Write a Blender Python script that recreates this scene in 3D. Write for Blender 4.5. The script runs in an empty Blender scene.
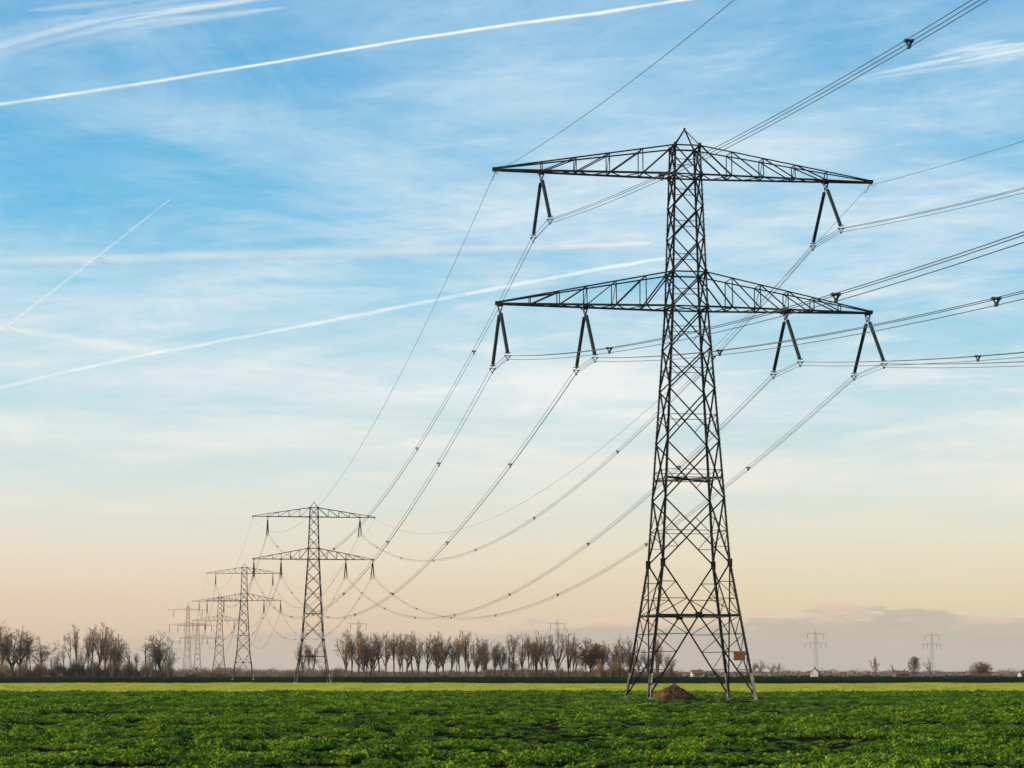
import bpy, math, random
import numpy as np
from mathutils import Vector, Matrix

random.seed(7)
rng = np.random.default_rng(7)
scene = bpy.context.scene
col = scene.collection

# ---------------------------------------------------------------- camera numbers (pinhole fit to the photograph)
FPX = 2346.0          # focal length in pixels at 1024 wide
PITCH = 0.1216
EYE = 2.5
PHI = 0.1585          # heading of the power line
P0 = Vector((15.26, 203.2, 0.0))

def ray(x, y):
    u = (x - 512) / FPX; v = (384 - y) / FPX
    c, s = math.cos(PITCH), math.sin(PITCH)
    return Vector((u, c - v * s, s + v * c))

def x_at(px, Y):                       # world x of a pixel column at depth Y near the horizon
    d = ray(px, 671)
    return d.x / d.y * Y

SUN_DIR = Vector((-0.90, -0.30, 0.27)).normalized()

# ---------------------------------------------------------------- helpers
def tag(o, label=None, cat=None, group=None, kind=None):
    if label: o['label'] = label
    if cat: o['category'] = cat
    if group: o['group'] = group
    if kind: o['kind'] = kind
    return o

def empty(name, loc, rz=0.0):
    o = bpy.data.objects.new(name, None); col.objects.link(o)
    o.location = loc; o.rotation_euler = (0, 0, rz)
    o.empty_display_size = 0.5
    return o

def link_mesh(name, verts, faces, m, parent=None, smooth=False, loc=None):
    me = bpy.data.meshes.new(name)
    me.from_pydata([tuple(v) for v in verts], [], faces)
    if m is not None: me.materials.append(m)
    if smooth: me.polygons.foreach_set('use_smooth', [True] * len(me.polygons))
    me.update()
    o = bpy.data.objects.new(name, me); col.objects.link(o)
    if parent: o.parent = parent
    if loc is not None: o.location = loc
    return o

def children_of(o): return [c for c in bpy.data.objects if c.parent == o]

def copy_tree(o, parent=None, kids=None):
    c = o.copy(); col.objects.link(c)
    if parent: c.parent = parent
    for ch in (children_of(o)): copy_tree(ch, c)
    return c

class MB:
    def __init__(self): self.v = []; self.f = []
    def beam(self, p, q, w, h=None, prof='box', up=None):
        p = Vector(p); q = Vector(q); d = (q - p)
        if d.length < 1e-6: return
        d.normalize()
        upv = Vector(up) if up is not None else (Vector((0, 0, 1)) if abs(d.z) < 0.93 else Vector((0, 1, 0)))
        s = d.cross(upv)
        if s.length < 1e-5: s = d.cross(Vector((1, 0.3, 0)))
        s.normalize(); t = s.cross(d)
        h = h or w
        if prof == 'box':
            P = [(-w/2, -h/2), (w/2, -h/2), (w/2, h/2), (-w/2, h/2)]
        else:                                   # rolled steel angle
            k = w * 0.16
            P = [(-w/2, -w/2), (w/2, -w/2), (w/2, -w/2 + k), (-w/2 + k, -w/2 + k), (-w/2 + k, w/2), (-w/2, w/2)]
        n = len(P); b = len(self.v)
        for o in (p, q):
            for (x, y) in P: self.v.append(o + s * x + t * y)
        for i in range(n):
            j = (i + 1) % n
            self.f.append((b + i, b + j, b + n + j, b + n + i))
        if n == 4:
            self.f.append((b+3, b+2, b+1, b)); self.f.append((b+4, b+5, b+6, b+7))
        else:
            self.f += [(b+3, b+2, b+1, b), (b+5, b+4, b+3, b), (b+6, b+7, b+8, b+9), (b+6, b+9, b+10, b+11)]
    def tube(self, pts, r, n=6, caps=True):
        b0 = len(self.v); m = len(pts)
        rs = r if hasattr(r, '__len__') else [r] * m
        for i, p in enumerate(pts):
            p = Vector(p)
            d = (Vector(pts[min(i+1, m-1)]) - Vector(pts[max(i-1, 0)])).normalized()
            ref = Vector((0, 0, 1)) if abs(d.z) < 0.9 else Vector((0, 1, 0))
            s = d.cross(ref).normalized(); t = s.cross(d)
            for k in range(n):
                a = 2 * math.pi * k / n
                self.v.append(p + s * (math.cos(a) * rs[i]) + t * (math.sin(a) * rs[i]))
        for i in range(m - 1):
            for k in range(n):
                k2 = (k + 1) % n
                self.f.append((b0+i*n+k, b0+i*n+k2, b0+(i+1)*n+k2, b0+(i+1)*n+k))
        if caps:
            self.f.append(tuple(b0 + k for k in reversed(range(n))))
            self.f.append(tuple(b0 + (m-1)*n + k for k in range(n)))
    def box(self, c, size, rz=0.0):
        cx, cy, cz = c; sx, sy, sz = [s/2 for s in size]; b = len(self.v)
        ca, sa = math.cos(rz), math.sin(rz)
        for z in (-sz, sz):
            for x, y in ((-sx,-sy),(sx,-sy),(sx,sy),(-sx,sy)):
                self.v.append(Vector((cx + x*ca - y*sa, cy + x*sa + y*ca, cz + z)))
        self.f += [(b+3,b+2,b+1,b),(b+4,b+5,b+6,b+7)] + [(b+i, b+(i+1)%4, b+4+(i+1)%4, b+4+i) for i in range(4)]
    def build(self, name, m, parent=None, smooth=False):
        return link_mesh(name, self.v, self.f, m, parent, smooth)

# ---------------------------------------------------------------- materials
def mat(name):
    m = bpy.data.materials.new(name); m.use_nodes = True
    nt = m.node_tree
    return m, nt, nt.nodes['Principled BSDF'], nt.nodes['Material Output']

def noise_mat(name, c1, c2, scale, rough=0.8, metal=0.0, detail=6, coords='Object', lo=0.35, hi=0.65, bump=0.0, stretch=None):
    m, nt, b, out = mat(name)
    tc = nt.nodes.new('ShaderNodeTexCoord')
    n = nt.nodes.new('ShaderNodeTexNoise'); n.inputs['Scale'].default_value = scale; n.inputs['Detail'].default_value = detail
    src = tc.outputs[coords]
    if stretch:
        mp = nt.nodes.new('ShaderNodeMapping'); mp.inputs['Scale'].default_value = stretch
        nt.links.new(src, mp.inputs[0]); src = mp.outputs[0]
    nt.links.new(src, n.inputs['Vector'])
    r = nt.nodes.new('ShaderNodeValToRGB')
    r.color_ramp.elements[0].position = lo; r.color_ramp.elements[0].color = (*c1, 1)
    r.color_ramp.elements[1].position = hi; r.color_ramp.elements[1].color = (*c2, 1)
    nt.links.new(n.outputs['Fac'], r.inputs[0]); nt.links.new(r.outputs[0], b.inputs['Base Color'])
    b.inputs['Roughness'].default_value = rough; b.inputs['Metallic'].default_value = metal
    if bump:
        bp = nt.nodes.new('ShaderNodeBump'); bp.inputs['Strength'].default_value = bump
        nt.links.new(n.outputs['Fac'], bp.inputs['Height']); nt.links.new(bp.outputs[0], b.inputs['Normal'])
    return m

def leaf_mat(name, c1, c2, c3, scale, trans=0.35, rough=0.5):
    """leaves: colour varies per instance and by place, thin enough to let light through"""
    m, nt, b, out = mat(name)
    oi = nt.nodes.new('ShaderNodeObjectInfo')
    geo = nt.nodes.new('ShaderNodeNewGeometry')
    n = nt.nodes.new('ShaderNodeTexNoise'); n.inputs['Scale'].default_value = scale; n.inputs['Detail'].default_value = 3
    nt.links.new(geo.outputs['Position'], n.inputs['Vector'])
    ad = nt.nodes.new('ShaderNodeMath'); ad.operation = 'MULTIPLY_ADD'
    nt.links.new(geo.outputs['Random Per Island'], ad.inputs[0]); ad.inputs[1].default_value = 0.45
    nt.links.new(n.outputs['Fac'], ad.inputs[2])
    ad2 = nt.nodes.new('ShaderNodeMath'); ad2.operation = 'SUBTRACT'; ad2.inputs[1].default_value = 0.22
    nt.links.new(ad.outputs[0], ad2.inputs[0])
    r = nt.nodes.new('ShaderNodeValToRGB')
    e = r.color_ramp.elements
    e[0].position = 0.28; e[0].color = (*c1, 1); e[1].position = 0.72; e[1].color = (*c3, 1)
    x = e.new(0.5); x.color = (*c2, 1)
    nt.links.new(ad2.outputs[0], r.inputs[0]); nt.links.new(r.outputs[0], b.inputs['Base Color'])
    b.inputs['Roughness'].default_value = rough
    b.inputs['Specular IOR Level'].default_value = 0.25
    tr = nt.nodes.new('ShaderNodeBsdfTranslucent'); nt.links.new(r.outputs[0], tr.inputs[0])
    mx = nt.nodes.new('ShaderNodeMixShader'); mx.inputs[0].default_value = trans
    nt.links.new(b.outputs[0], mx.inputs[1]); nt.links.new(tr.outputs[0], mx.inputs[2]); nt.links.new(mx.outputs[0], out.inputs[0])
    return m

M = {}
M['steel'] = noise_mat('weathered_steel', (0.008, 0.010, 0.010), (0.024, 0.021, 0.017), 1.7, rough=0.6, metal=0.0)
M['haze_steel'] = noise_mat('haze_paled_steel', (0.16, 0.165, 0.17), (0.24, 0.24, 0.24), 1.0, rough=0.6)  # haze fade of the far pylons, put into the steel as a paler grey
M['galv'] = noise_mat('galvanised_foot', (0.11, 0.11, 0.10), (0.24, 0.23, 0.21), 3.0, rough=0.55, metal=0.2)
M['concrete'] = noise_mat('concrete', (0.14, 0.135, 0.12), (0.22, 0.21, 0.19), 5.0)
M['insul'] = noise_mat('insulator_glaze', (0.006, 0.014, 0.013), (0.012, 0.024, 0.022), 8.0, rough=0.35)
M['fitting'] = noise_mat('fitting_steel', (0.012, 0.012, 0.012), (0.03, 0.03, 0.03), 6.0, rough=0.6, metal=0.0)
M['wire'] = noise_mat('aluminium_wire', (0.045, 0.045, 0.05), (0.07, 0.07, 0.075), 0.5, rough=0.5, metal=0.3)
M['sign'] = noise_mat('sign_plate', (0.20, 0.065, 0.010), (0.29, 0.095, 0.013), 4.0, rough=0.5)
M['soil'] = noise_mat('dark_soil', (0.005, 0.006, 0.004), (0.015, 0.014, 0.008), 0.9, rough=0.95, bump=0.3)
M['heap'] = noise_mat('heap_soil', (0.010, 0.006, 0.004), (0.10, 0.042, 0.018), 1.3, rough=0.95, bump=0.5)
M['straw'] = noise_mat('dead_stalk', (0.06, 0.03, 0.015), (0.24, 0.13, 0.06), 3.0, rough=0.9)
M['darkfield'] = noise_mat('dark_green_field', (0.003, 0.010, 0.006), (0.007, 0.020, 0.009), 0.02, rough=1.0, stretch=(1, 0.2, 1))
M['meadow'] = noise_mat('meadow_soil', (0.06, 0.075, 0.012), (0.10, 0.11, 0.02), 0.05, rough=1.0)
M['bank'] = noise_mat('bank_grass', (0.008, 0.016, 0.008), (0.02, 0.028, 0.012), 0.3, rough=1.0)
M['crop'] = leaf_mat('crop_leaf', (0.020, 0.070, 0.007), (0.090, 0.200, 0.007), (0.33, 0.40, 0.022), 0.6, trans=0.5)
M['grass'] = leaf_mat('meadow_blade', (0.10, 0.17, 0.008), (0.31, 0.34, 0.018), (0.62, 0.58, 0.10), 0.22, trans=0.5)
M['bark'] = noise_mat('bark', (0.032, 0.023, 0.015), (0.10, 0.068, 0.042), 0.8, rough=0.9)
M['bark_dark'] = noise_mat('ivy_bark', (0.018, 0.018, 0.011), (0.05, 0.038, 0.024), 0.8, rough=0.9)
M['twig'] = noise_mat('twig', (0.072, 0.042, 0.021), (0.18, 0.105, 0.05), 0.3, rough=0.9)
M['twig_dark'] = noise_mat('twig_dark', (0.045, 0.027, 0.015), (0.11, 0.064, 0.03), 0.3, rough=0.9)
M['rust_leaf'] = leaf_mat('rust_leaf', (0.06, 0.035, 0.012), (0.12, 0.065, 0.018), (0.19, 0.11, 0.03), 0.5, trans=0.25)
M['scrub'] = leaf_mat('scrub', (0.045, 0.036, 0.022), (0.10, 0.07, 0.038), (0.18, 0.12, 0.06), 0.05, trans=0.15)
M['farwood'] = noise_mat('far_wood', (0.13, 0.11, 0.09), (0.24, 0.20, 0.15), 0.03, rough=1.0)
M['white_wall'] = noise_mat('white_render', (0.22, 0.21, 0.19), (0.36, 0.35, 0.32), 0.4)
M['brick'] = noise_mat('brick', (0.10, 0.045, 0.035), (0.15, 0.07, 0.05), 0.6)
M['tile'] = noise_mat('roof_tile', (0.09, 0.035, 0.03), (0.14, 0.06, 0.045), 0.5)
M['slate'] = noise_mat('slate_roof', (0.05, 0.05, 0.07), (0.08, 0.08, 0.11), 0.5)
M['glass'] = noise_mat('window_glass', (0.03, 0.035, 0.04), (0.05, 0.055, 0.06), 0.5, rough=0.1)

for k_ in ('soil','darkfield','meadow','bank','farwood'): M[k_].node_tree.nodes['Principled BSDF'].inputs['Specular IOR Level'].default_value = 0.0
M['steel'].node_tree.nodes['Principled BSDF'].inputs['Specular IOR Level'].default_value = 0.2

# ---------------------------------------------------------------- lattice pylon
FACES = [((-1, -1), (1, -1)), ((1, -1), (1, 1)), ((1, 1), (-1, 1)), ((-1, 1), (-1, -1))]

class Pylon:
    """width profile (z, half width); node levels for the X panels; arms"""
    def __init__(s, prof, nodes, gz, hz, zt, top, arms, thick=1.0, steel=None):
        s.steel = steel or M['steel']
        s.prof, s.nodes, s.gz, s.hz, s.zt, s.top, s.arms, s.k = prof, nodes, gz, hz, zt, top, arms, thick
    def w(s, z):
        P = s.prof
        for (z0, w0), (z1, w1) in zip(P, P[1:]):
            if z0 <= z <= z1: return w0 + (w1 - w0) * (z - z0) / (z1 - z0)
        return P[-1][1]
    def c(s, cr, z): w = s.w(z); return Vector((cr[0]*w, cr[1]*w, z))
    def build(s, loc, rz, insulators):
        k = s.k
        root = empty('lattice_pylon', loc, rz)
        foot = 2.3
        # legs
        for n, cr in enumerate([(-1,-1), (1,-1), (1,1), (-1,1)]):
            mb = MB(); zs = [foot] + [z for z, _ in s.prof if z > foot and z <= s.zt]
            if zs[-1] < s.zt: zs.append(s.zt)
            for a, b in zip(zs, zs[1:]):
                lw = (0.20 if a < s.gz else 0.185 - 0.055 * (a / s.zt)) * k
                mb.beam(s.c(cr, a), s.c(cr, b), lw, prof='L', up=Vector((cr[0], cr[1]*0.2, 0)))
            # gusset plate at the knee and at the arms
            for z, g in [(s.gz, 0.42)] + [(arm['zb'], 0.3) for arm in s.arms] + [(arm['zt'], 0.26) for arm in s.arms]:
                p = s.c(cr, z)
                mb.box((p.x, p.y, z), (g*k, 0.05, g*1.7*k)); mb.box((p.x, p.y, z), (0.05, g*k, g*1.7*k - 0.01))
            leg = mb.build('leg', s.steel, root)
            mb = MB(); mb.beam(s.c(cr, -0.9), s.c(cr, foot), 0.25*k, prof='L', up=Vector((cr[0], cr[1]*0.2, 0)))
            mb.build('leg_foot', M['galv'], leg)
            mb = MB(); p = s.c(cr, 0)
            mb.tube([(p.x, p.y, -0.9), (p.x, p.y, 0.05), (p.x, p.y, 0.09)], [0.3, 0.3, 0.24], 14)
            mb.build('footing', M['concrete'], leg)
            if n in (1, 3):
                mb = MB(); z = 3.0
                while z < s.zt:
                    p = s.c(cr, z); d = Vector((cr[0], 0, 0))
                    mb.beam(p, p + d * 0.18, 0.026); z += 0.45
                mb.build('step_bolts', s.steel, leg)['kind'] = 'stuff'
        # X bracing of the body
        br = MB()
        lv = s.nodes
        for (ca, cb) in FACES:
            nrm = Vector(((ca[0]+cb[0])/2, (ca[1]+cb[1])/2, 0))
            for i, (z0, z1) in enumerate(zip(lv, lv[1:])):
                big = z1 - z0
                t = (0.125 if z0 < s.arms[-1]['zb'] - 0.1 else 0.12) * k
                a0, b0, a1, b1 = s.c(ca, z0), s.c(cb, z0), s.c(ca, z1), s.c(cb, z1)
                off = nrm * 0.05
                br.beam(a0 + off, b1 + off, t, prof='L', up=nrm); br.beam(b0 - off, a1 - off, t, prof='L', up=nrm)
                zm = (z0 + z1) / 2
                br.beam(s.c(ca, zm), s.c(cb, zm), 0.05*k)
                if big > 3.4:                   # redundant members
                    X = (a0 + b1) / 2
                    for q in (a0, b0, a1, b1):
                        mid = (q + X) / 2
                        other = s.c(ca if (q is a0 or q is a1) else cb, zm)
                        if q.z < zm or big > 5: br.beam(mid, other, 0.055*k)
                        if big > 5 and q.z < zm: br.beam(mid, s.c(ca if q is a0 else cb, mid.z), 0.05*k)
        for arm in s.arms:
            for z in (arm['zb'], arm['zt']):
                for (ca, cb) in FACES: br.beam(s.c(ca, z), s.c(cb, z), 0.13*k, prof='L')
            br.beam(s.c((-1,-1), arm['zb']), s.c((1,1), arm['zb']), 0.08*k); br.beam(s.c((1,-1), arm['zb']), s.c((-1,1), arm['zb']), 0.08*k)
        br.build('body_bracing', s.steel, root)
        # plan bracing (horizontal diaphragm)
        pz = 19.0 * s.zt / 48.38
        mb = MB()
        mb.beam(s.c((-1,-1), pz), s.c((1,1), pz), 0.17*k); mb.beam(s.c((1,-1), pz), s.c((-1,1), pz - 0.02), 0.17*k)
        for (ca, cb) in FACES: mb.beam(s.c(ca, pz), s.c(cb, pz), 0.06*k)
        mb.build('diaphragm', s.steel, root)
        # base bracing: big inverted K frames between knee and feet
        mb = MB()
        g, h = s.gz, s.hz
        for (ca, cb) in FACES:
            nrm = Vector(((ca[0]+cb[0])/2, (ca[1]+cb[1])/2, 0))
            mid = (s.c(ca, h) + s.c(cb, h)) / 2
            mb.beam(s.c(ca, h), s.c(cb, h), 0.17*k, prof='L')
            for c in (ca, cb):
                o = cb if c is ca else ca
                mb.beam(s.c(c, g), mid, 0.12*k, prof='L', up=nrm)
                ft = s.c(c, 0.35)
                mb.beam(mid, ft, 0.12*k, prof='L', up=nrm)
                def diag(z):                        # point of the main diagonal next to leg c at height z
                    if z >= h: t = (g - z) / (g - h); return s.c(c, g).lerp(mid, t)
                    t = (h - z) / (h - 0.35); return mid.lerp(ft, t)
                zz = [g - (g-h)*0.36, g - (g-h)*0.68]
                prev = None
                for z in zz: mb.beam(s.c(c, z), diag(z), 0.062*k)
                mb.beam(s.c(c, zz[0] - 1.4), diag(zz[0]), 0.055*k)
                mb.beam(s.c(c, h), diag(zz[1]), 0.06*k)
                lows = [h*0.78, h*0.57, h*0.36, h*0.19]
                for z in lows: mb.beam(s.c(c, z), diag(z), 0.06*k)
                chain = [h] + lows
                for q0, q1 in zip(chain, chain[1:]):
                    if q0 == h: mb.beam(s.c(c, h), diag(q1), 0.06*k)
                    else: mb.beam(s.c(c, q0), diag(q1), 0.06*k) if q1 > h*0.3 else mb.beam(diag(q0), s.c(c, q1), 0.055*k)
            # plate where the diagonals cross
            if abs(nrm.y) > 0.5: mb.box((mid.x, mid.y + nrm.y*0.03, mid.z), (0.62*k, 0.05, 0.5*k))
            else: mb.box((mid.x + nrm.x*0.03, mid.y, mid.z), (0.05, 0.62*k, 0.5*k))
        mids = [(s.c(a, h) + s.c(b, h)) / 2 for a, b in FACES]
        for i in range(4): mb.beam(mids[i], mids[(i+1) % 4], 0.08*k)
        mb.build('base_bracing', s.steel, root)
        # peak
        mb = MB(); ap = Vector((0, 0, s.top))
        for cr in [(-1,-1), (1,-1), (1,1), (-1,1)]: mb.beam(s.c(cr, s.zt), ap, 0.1*k, prof='L')
        mb.box((0, 0, s.top + 0.02), (0.16, 0.16, 0.22))
        mb.build('peak', s.steel, root)
        # arms
        for arm in s.arms:
            zb, zt, L, posts = arm['zb'], arm['zt'], arm['L'], arm['posts']
            for sx in (-1, 1):
                mb = MB()
                wb, wt = s.w(zb), s.w(zt)
                def bot(a, y):
                    t = (a - wb) / (L - wb); return Vector((sx*a, y * (wb + (0.16 - wb) * t), zb))
                def topc(a, y):
                    t = (a - wt) / (L - wt); return Vector((sx*a, y * (wt + (0.16 - wt) * t), zt + (zb + 0.16 - zt) * t))
                st = [wb] + posts + [L]
                for y in (-1, 1):
                    mb.beam(bot(wb, y), bot(L, y), 0.17*k, prof='L'); mb.beam(topc(wt, y), topc(L, y), 0.115*k, prof='L')
                    for i, a in enumerate(posts): mb.beam(bot(a, y), topc(a, y), 0.075*k)
                    for a0, a1 in zip(st, st[1:-1]):
                        mb.beam(topc(max(a0, wt), y), bot(a1, y), (0.09 if a0 > wb else 0.12)*k)
                for i, (a0, a1) in enumerate(zip(st, st[1:])):
                    m_ = (a0 + a1) / 2
                    mb.beam(bot(a0, -1), bot(m_, 1), 0.07*k); mb.beam(bot(m_, 1), bot(a1, -1), 0.07*k)
                    if i < len(st) - 2: mb.beam(bot(a1, -1), bot(a1, 1), 0.08*k)
                for i, a in enumerate(posts): mb.beam(topc(a, -1), topc(a, 1), 0.06*k)
                for i, a in enumerate(posts[1:3]): mb.beam(topc(a, -1), bot(a, 1), 0.05*k)
                mb.box((sx*(L + 0.05), 0, zb + 0.06), (0.45, 0.42, 0.3))
                for a in arm['att']:
                    mb.box((sx*a, 0, zb - 0.12), (0.5, 2 * abs(bot(a, 1).y) + 0.1, 0.16))
                mb.build('crossarm', s.steel, root)
        if insulators:
            for arm in s.arms:
                for a in arm['att']:
                    for sx in (-1, 1): insulator_pair(root, sx*a, arm['zb'] - 0.2, arm['hs'], arm['drop'] - 0.2)
        return root

def insulator_pair(root, a, z, hs, drop):
    """two porcelain strings spread along the line, each ending in a triangular clamp"""
    hang = empty('insulator_set', (a, 0, z)); hang.parent = root
    mb = MB()
    for y in (-1, 1):
        mb.beam((0.22, y*0.05, 0), (0, y*0.34, -0.55), 0.06); mb.beam((-0.22, y*0.05, 0), (0, y*0.34, -0.55), 0.06)
    mb.beam((0, -0.34, -0.55), (0, 0.34, -0.55), 0.05)
    mb.build('hanger', M['fitting'], hang)
    for y in (-1, 1):
        A = Vector((0, y*0.34, -0.55)); B = Vector((0, y*hs, -drop + 0.15))
        d = (B - A).normalized(); Ln = (B - A).length
        pts, rs = [], []
        n = 34; a0, a1 = 0.25, Ln - 0.25
        pts.append(A); rs.append(0.03); pts.append(A + d*a0); rs.append(0.03)
        for i in range(n):
            s0 = a0 + (a1 - a0) * (i / n)
            for t, r in ((0.02, 0.09), (0.3, 0.165), (0.62, 0.155), (0.98, 0.09)):
                pts.append(A + d * (s0 + (a1 - a0)/n*t)); rs.append(r)
        pts.append(A + d*a1); rs.append(0.03); pts.append(B); rs.append(0.03)
        mb = MB(); mb.tube(pts, rs, 10)
        mb.build('insulator_string', M['insul'], hang, smooth=False)
        mb = MB()                                  # arcing ring and triangular yoke
        ring = [B + Vector((0.24*math.cos(t), 0.24*math.sin(t), 0.1)) for t in [2*math.pi*i/14 for i in range(15)]]
        mb.tube(ring, 0.028, 5)
        C = Vector((0, y*hs, -drop))
        l, r_, b_ = C + Vector((-0.22, 0, 0)), C + Vector((0.22, 0, 0)), C + Vector((0, 0, -0.38))
        for p, q in ((l, r_), (l, b_), (r_, b_)): mb.beam(p, q, 0.055)
        for p in (l, r_, b_): mb.beam(p + Vector((0, -0.2, 0)), p + Vector((0, 0.2, 0)), 0.085)
        mb.build('wire_clamp', M['fitting'], hang)
    return hang

HS, DROP = 4.3, 5.1
specA = Pylon(prof=[(-0.9, 4.65 + 0.9*0.148), (0, 4.65), (11.67, 2.925), (34.0, 1.542), (37.06, 1.457), (48.38, 1.103)],
    nodes=[11.67, 17.2, 22.16, 26.78, 30.4, 34.0, 37.06, 40.15, 42.97, 45.79, 48.38], gz=11.67, hz=7.2, zt=48.38, top=50.0,
    arms=[dict(zb=45.79, zt=48.38, L=16.9, posts=[4.0, 6.93, 9.87, 12.85], att=[12.85], hs=HS, drop=DROP),
          dict(zb=34.0, zt=37.06, L=16.65, posts=[3.85, 6.45, 9.0, 11.4, 13.9], att=[9.0, 16.5], hs=HS, drop=DROP)])
pyl0 = specA.build(P0, PHI, True)
pyl0.name = 'lattice_pylon'
tag(pyl0, 'largest and nearest steel lattice pylon, standing in the green crop beside the brown heap', 'pylon', 'lattice pylons')

PY = {0: P0, 1: Vector((-55.2, 653.6, -0.75)), 2: Vector((-121.0, 1063.3, -1.4)), 3: Vector((-182.6, 1472.8, -1.4)), 4: Vector((-297.0, 2230.0, -1.4))}
SZ = {0: 1.0, 1: 1.0, 2: 1.039, 3: 1.025, 4: 1.01}
labs = {1: 'mid-sized steel lattice pylon, second nearest, at the left end of the long tree row',
        2: 'third nearest lattice pylon, left of the second and partly overlapping a smaller one behind it',
        3: 'fourth lattice pylon back, its top crossarm showing just left of the third pylon',
        4: 'short lattice pylon far back, between the taller slim one and the fourth pylon'}
for i in (1, 2, 3, 4):
    c = copy_tree(pyl0); c.location = PY[i]; c['label'] = labs[i]; c.scale = (1, 1, SZ[i])

# sign on the near right leg frame
def loc0(a, b, z): return P0 + Vector((a*math.cos(PHI) - b*math.sin(PHI), a*math.sin(PHI) + b*math.cos(PHI), z))
mb = MB(); mb.box((3.33, -4.22, 3.75), (0.98, 0.03, 0.78))
sg = mb.build('warning_sign', M['sign'], pyl0)
for sx_ in (-0.42, 0.42):
    for sz_ in (-0.32, 0.32): mb = MB(); mb.box((3.33 + sx_, -4.245, 3.75 + sz_), (0.07, 0.03, 0.07)); mb.build('bolt', M['fitting'], sg)
sg['label'] = 'orange-brown rectangular sign plate'
mb = MB()
for z in (3.55, 3.95): mb.beam((2.75, -4.19, z), (4.05, -4.16, z), 0.05)
mb.build('sign_bracket', M['steel'], sg)

# slimmer taller pylon type far away
def lin(zt, w0, w1, kz, kw): return [(-0.9, w0 + 0.1), (0, w0), (kz, kw), (zt, w1)]
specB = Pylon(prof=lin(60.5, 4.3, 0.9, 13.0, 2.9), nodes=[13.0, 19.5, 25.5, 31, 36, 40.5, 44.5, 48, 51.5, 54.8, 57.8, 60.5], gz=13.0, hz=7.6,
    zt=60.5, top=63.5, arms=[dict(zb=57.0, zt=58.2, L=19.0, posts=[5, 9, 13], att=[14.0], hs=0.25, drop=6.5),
                             dict(zb=43.5, zt=45.6, L=18.5, posts=[4, 7, 10, 14], att=[9.5, 18.0], hs=0.25, drop=6.5)], thick=0.68, steel=M['haze_steel'])
pb = specB.build(Vector((-308.0, 2240.0, -1.4)), 0.45, True)
pb.scale = (1.0, 1.0, 1.075)
tag(pb, 'tall slim far pylon with a drooping top crossarm, left of the fourth pylon', 'pylon', 'lattice pylons')
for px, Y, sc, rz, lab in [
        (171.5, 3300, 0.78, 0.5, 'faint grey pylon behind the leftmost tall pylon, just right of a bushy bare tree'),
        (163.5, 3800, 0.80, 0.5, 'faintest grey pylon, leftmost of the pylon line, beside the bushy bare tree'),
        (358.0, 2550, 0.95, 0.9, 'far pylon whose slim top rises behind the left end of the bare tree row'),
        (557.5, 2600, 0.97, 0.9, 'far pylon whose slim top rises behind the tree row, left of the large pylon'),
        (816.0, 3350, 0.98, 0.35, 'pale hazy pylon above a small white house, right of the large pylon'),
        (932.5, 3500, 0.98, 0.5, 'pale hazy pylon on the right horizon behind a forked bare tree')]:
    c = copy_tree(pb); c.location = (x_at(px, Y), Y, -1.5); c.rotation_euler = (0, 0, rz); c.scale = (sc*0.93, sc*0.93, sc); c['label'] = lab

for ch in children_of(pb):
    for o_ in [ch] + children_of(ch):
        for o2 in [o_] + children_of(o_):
            if o2.type == 'MESH' and o2.data.materials[0] == M['haze_steel']:
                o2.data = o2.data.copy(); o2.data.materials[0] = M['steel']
# ---------------------------------------------------------------- conductors
ca_, sa_ = math.cos(PHI), math.sin(PHI)
def loc(o, a, b, z): return Vector((o.x + a*ca_ - b*sa_, o.y + a*sa_ + b*ca_, o.z + z))
SOUT = 400.0
Pm = loc(P0, 0, -SOUT, 0.0)
def span(A, B, sag, n):
    return [A.lerp(B, i/n) - Vector((0, 0, 4*sag*(i/n)*(1-i/n))) for i in range(n+1)]
SP_T = [0.085, 0.2, 0.345, 0.49, 0.63, 0.77, 0.90]
SP_O = [0.11, 0.24, 0.38, 0.52, 0.66, 0.8]
def bundle(a, z, lab):
    root = empty('conductor_bundle', loc(P0, a, 0, z))
    tag(root, lab, 'power line', 'conductor bundles of the power line')
    inv = Matrix.Translation(-root.location)
    path = []; spac = []
    hs = HS
    A = loc(Pm, a, hs, z); B = loc(P0, a, -hs, z)
    s_ = span(A, B, 13.3, 64); path += s_
    for t in SP_O: spac.append((B.lerp(A, t) - Vector((0, 0, 4*13.3*t*(1-t))), 1))
    order = [0, 1, 2, 3, 4]
    for i, j in zip(order, order[1:]):
        A = loc(PY[i], a, hs, z*SZ[i]); B = loc(PY[j], a, -hs, z*SZ[j])
        # wire between the two clamps of a pylon is nearly straight
        sag = {0: 16.0, 1: 14.5, 2: 14.0, 3: 22.0}[i]
        path += span(A, B, sag, 56 if i < 2 else 32)
        if i < 2:
            for t in SP_T: spac.append((A.lerp(B, t) - Vector((0, 0, 4*sag*t*(1-t))), 1.0))
    o0 = root.location
    for dx, dz in ((-0.17, 0), (0.17, 0), (0, -0.31)):
        mb = MB(); off = Vector((dx*ca_, dx*sa_, dz)) - o0
        mb.tube([p + off for p in path], 0.021, 5)
        mb.build('conductor', M['wire'], root, smooth=True)
    for p, _ in spac:
        mb = MB(); q = p - o0
        l, r_, b_ = q + Vector((-0.15*ca_, -0.15*sa_, 0)), q + Vector((0.15*ca_, 0.15*sa_, 0)), q + Vector((0, 0, -0.30))
        mb.beam(l, r_, 0.11); mb.beam(l, b_, 0.06); mb.beam(r_, b_, 0.1)
        for c in (l, r_, b_): mb.box(c, (0.12, 0.26, 0.12), PHI)
        mb.build('spacer', M['fitting'], root)
    return root
zu, zl = 45.79 - DROP, 34.0 - DROP
bundle(-12.85, zu, 'triple wire bundle hung from the left end of the large pylon\'s upper crossarm')
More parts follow.
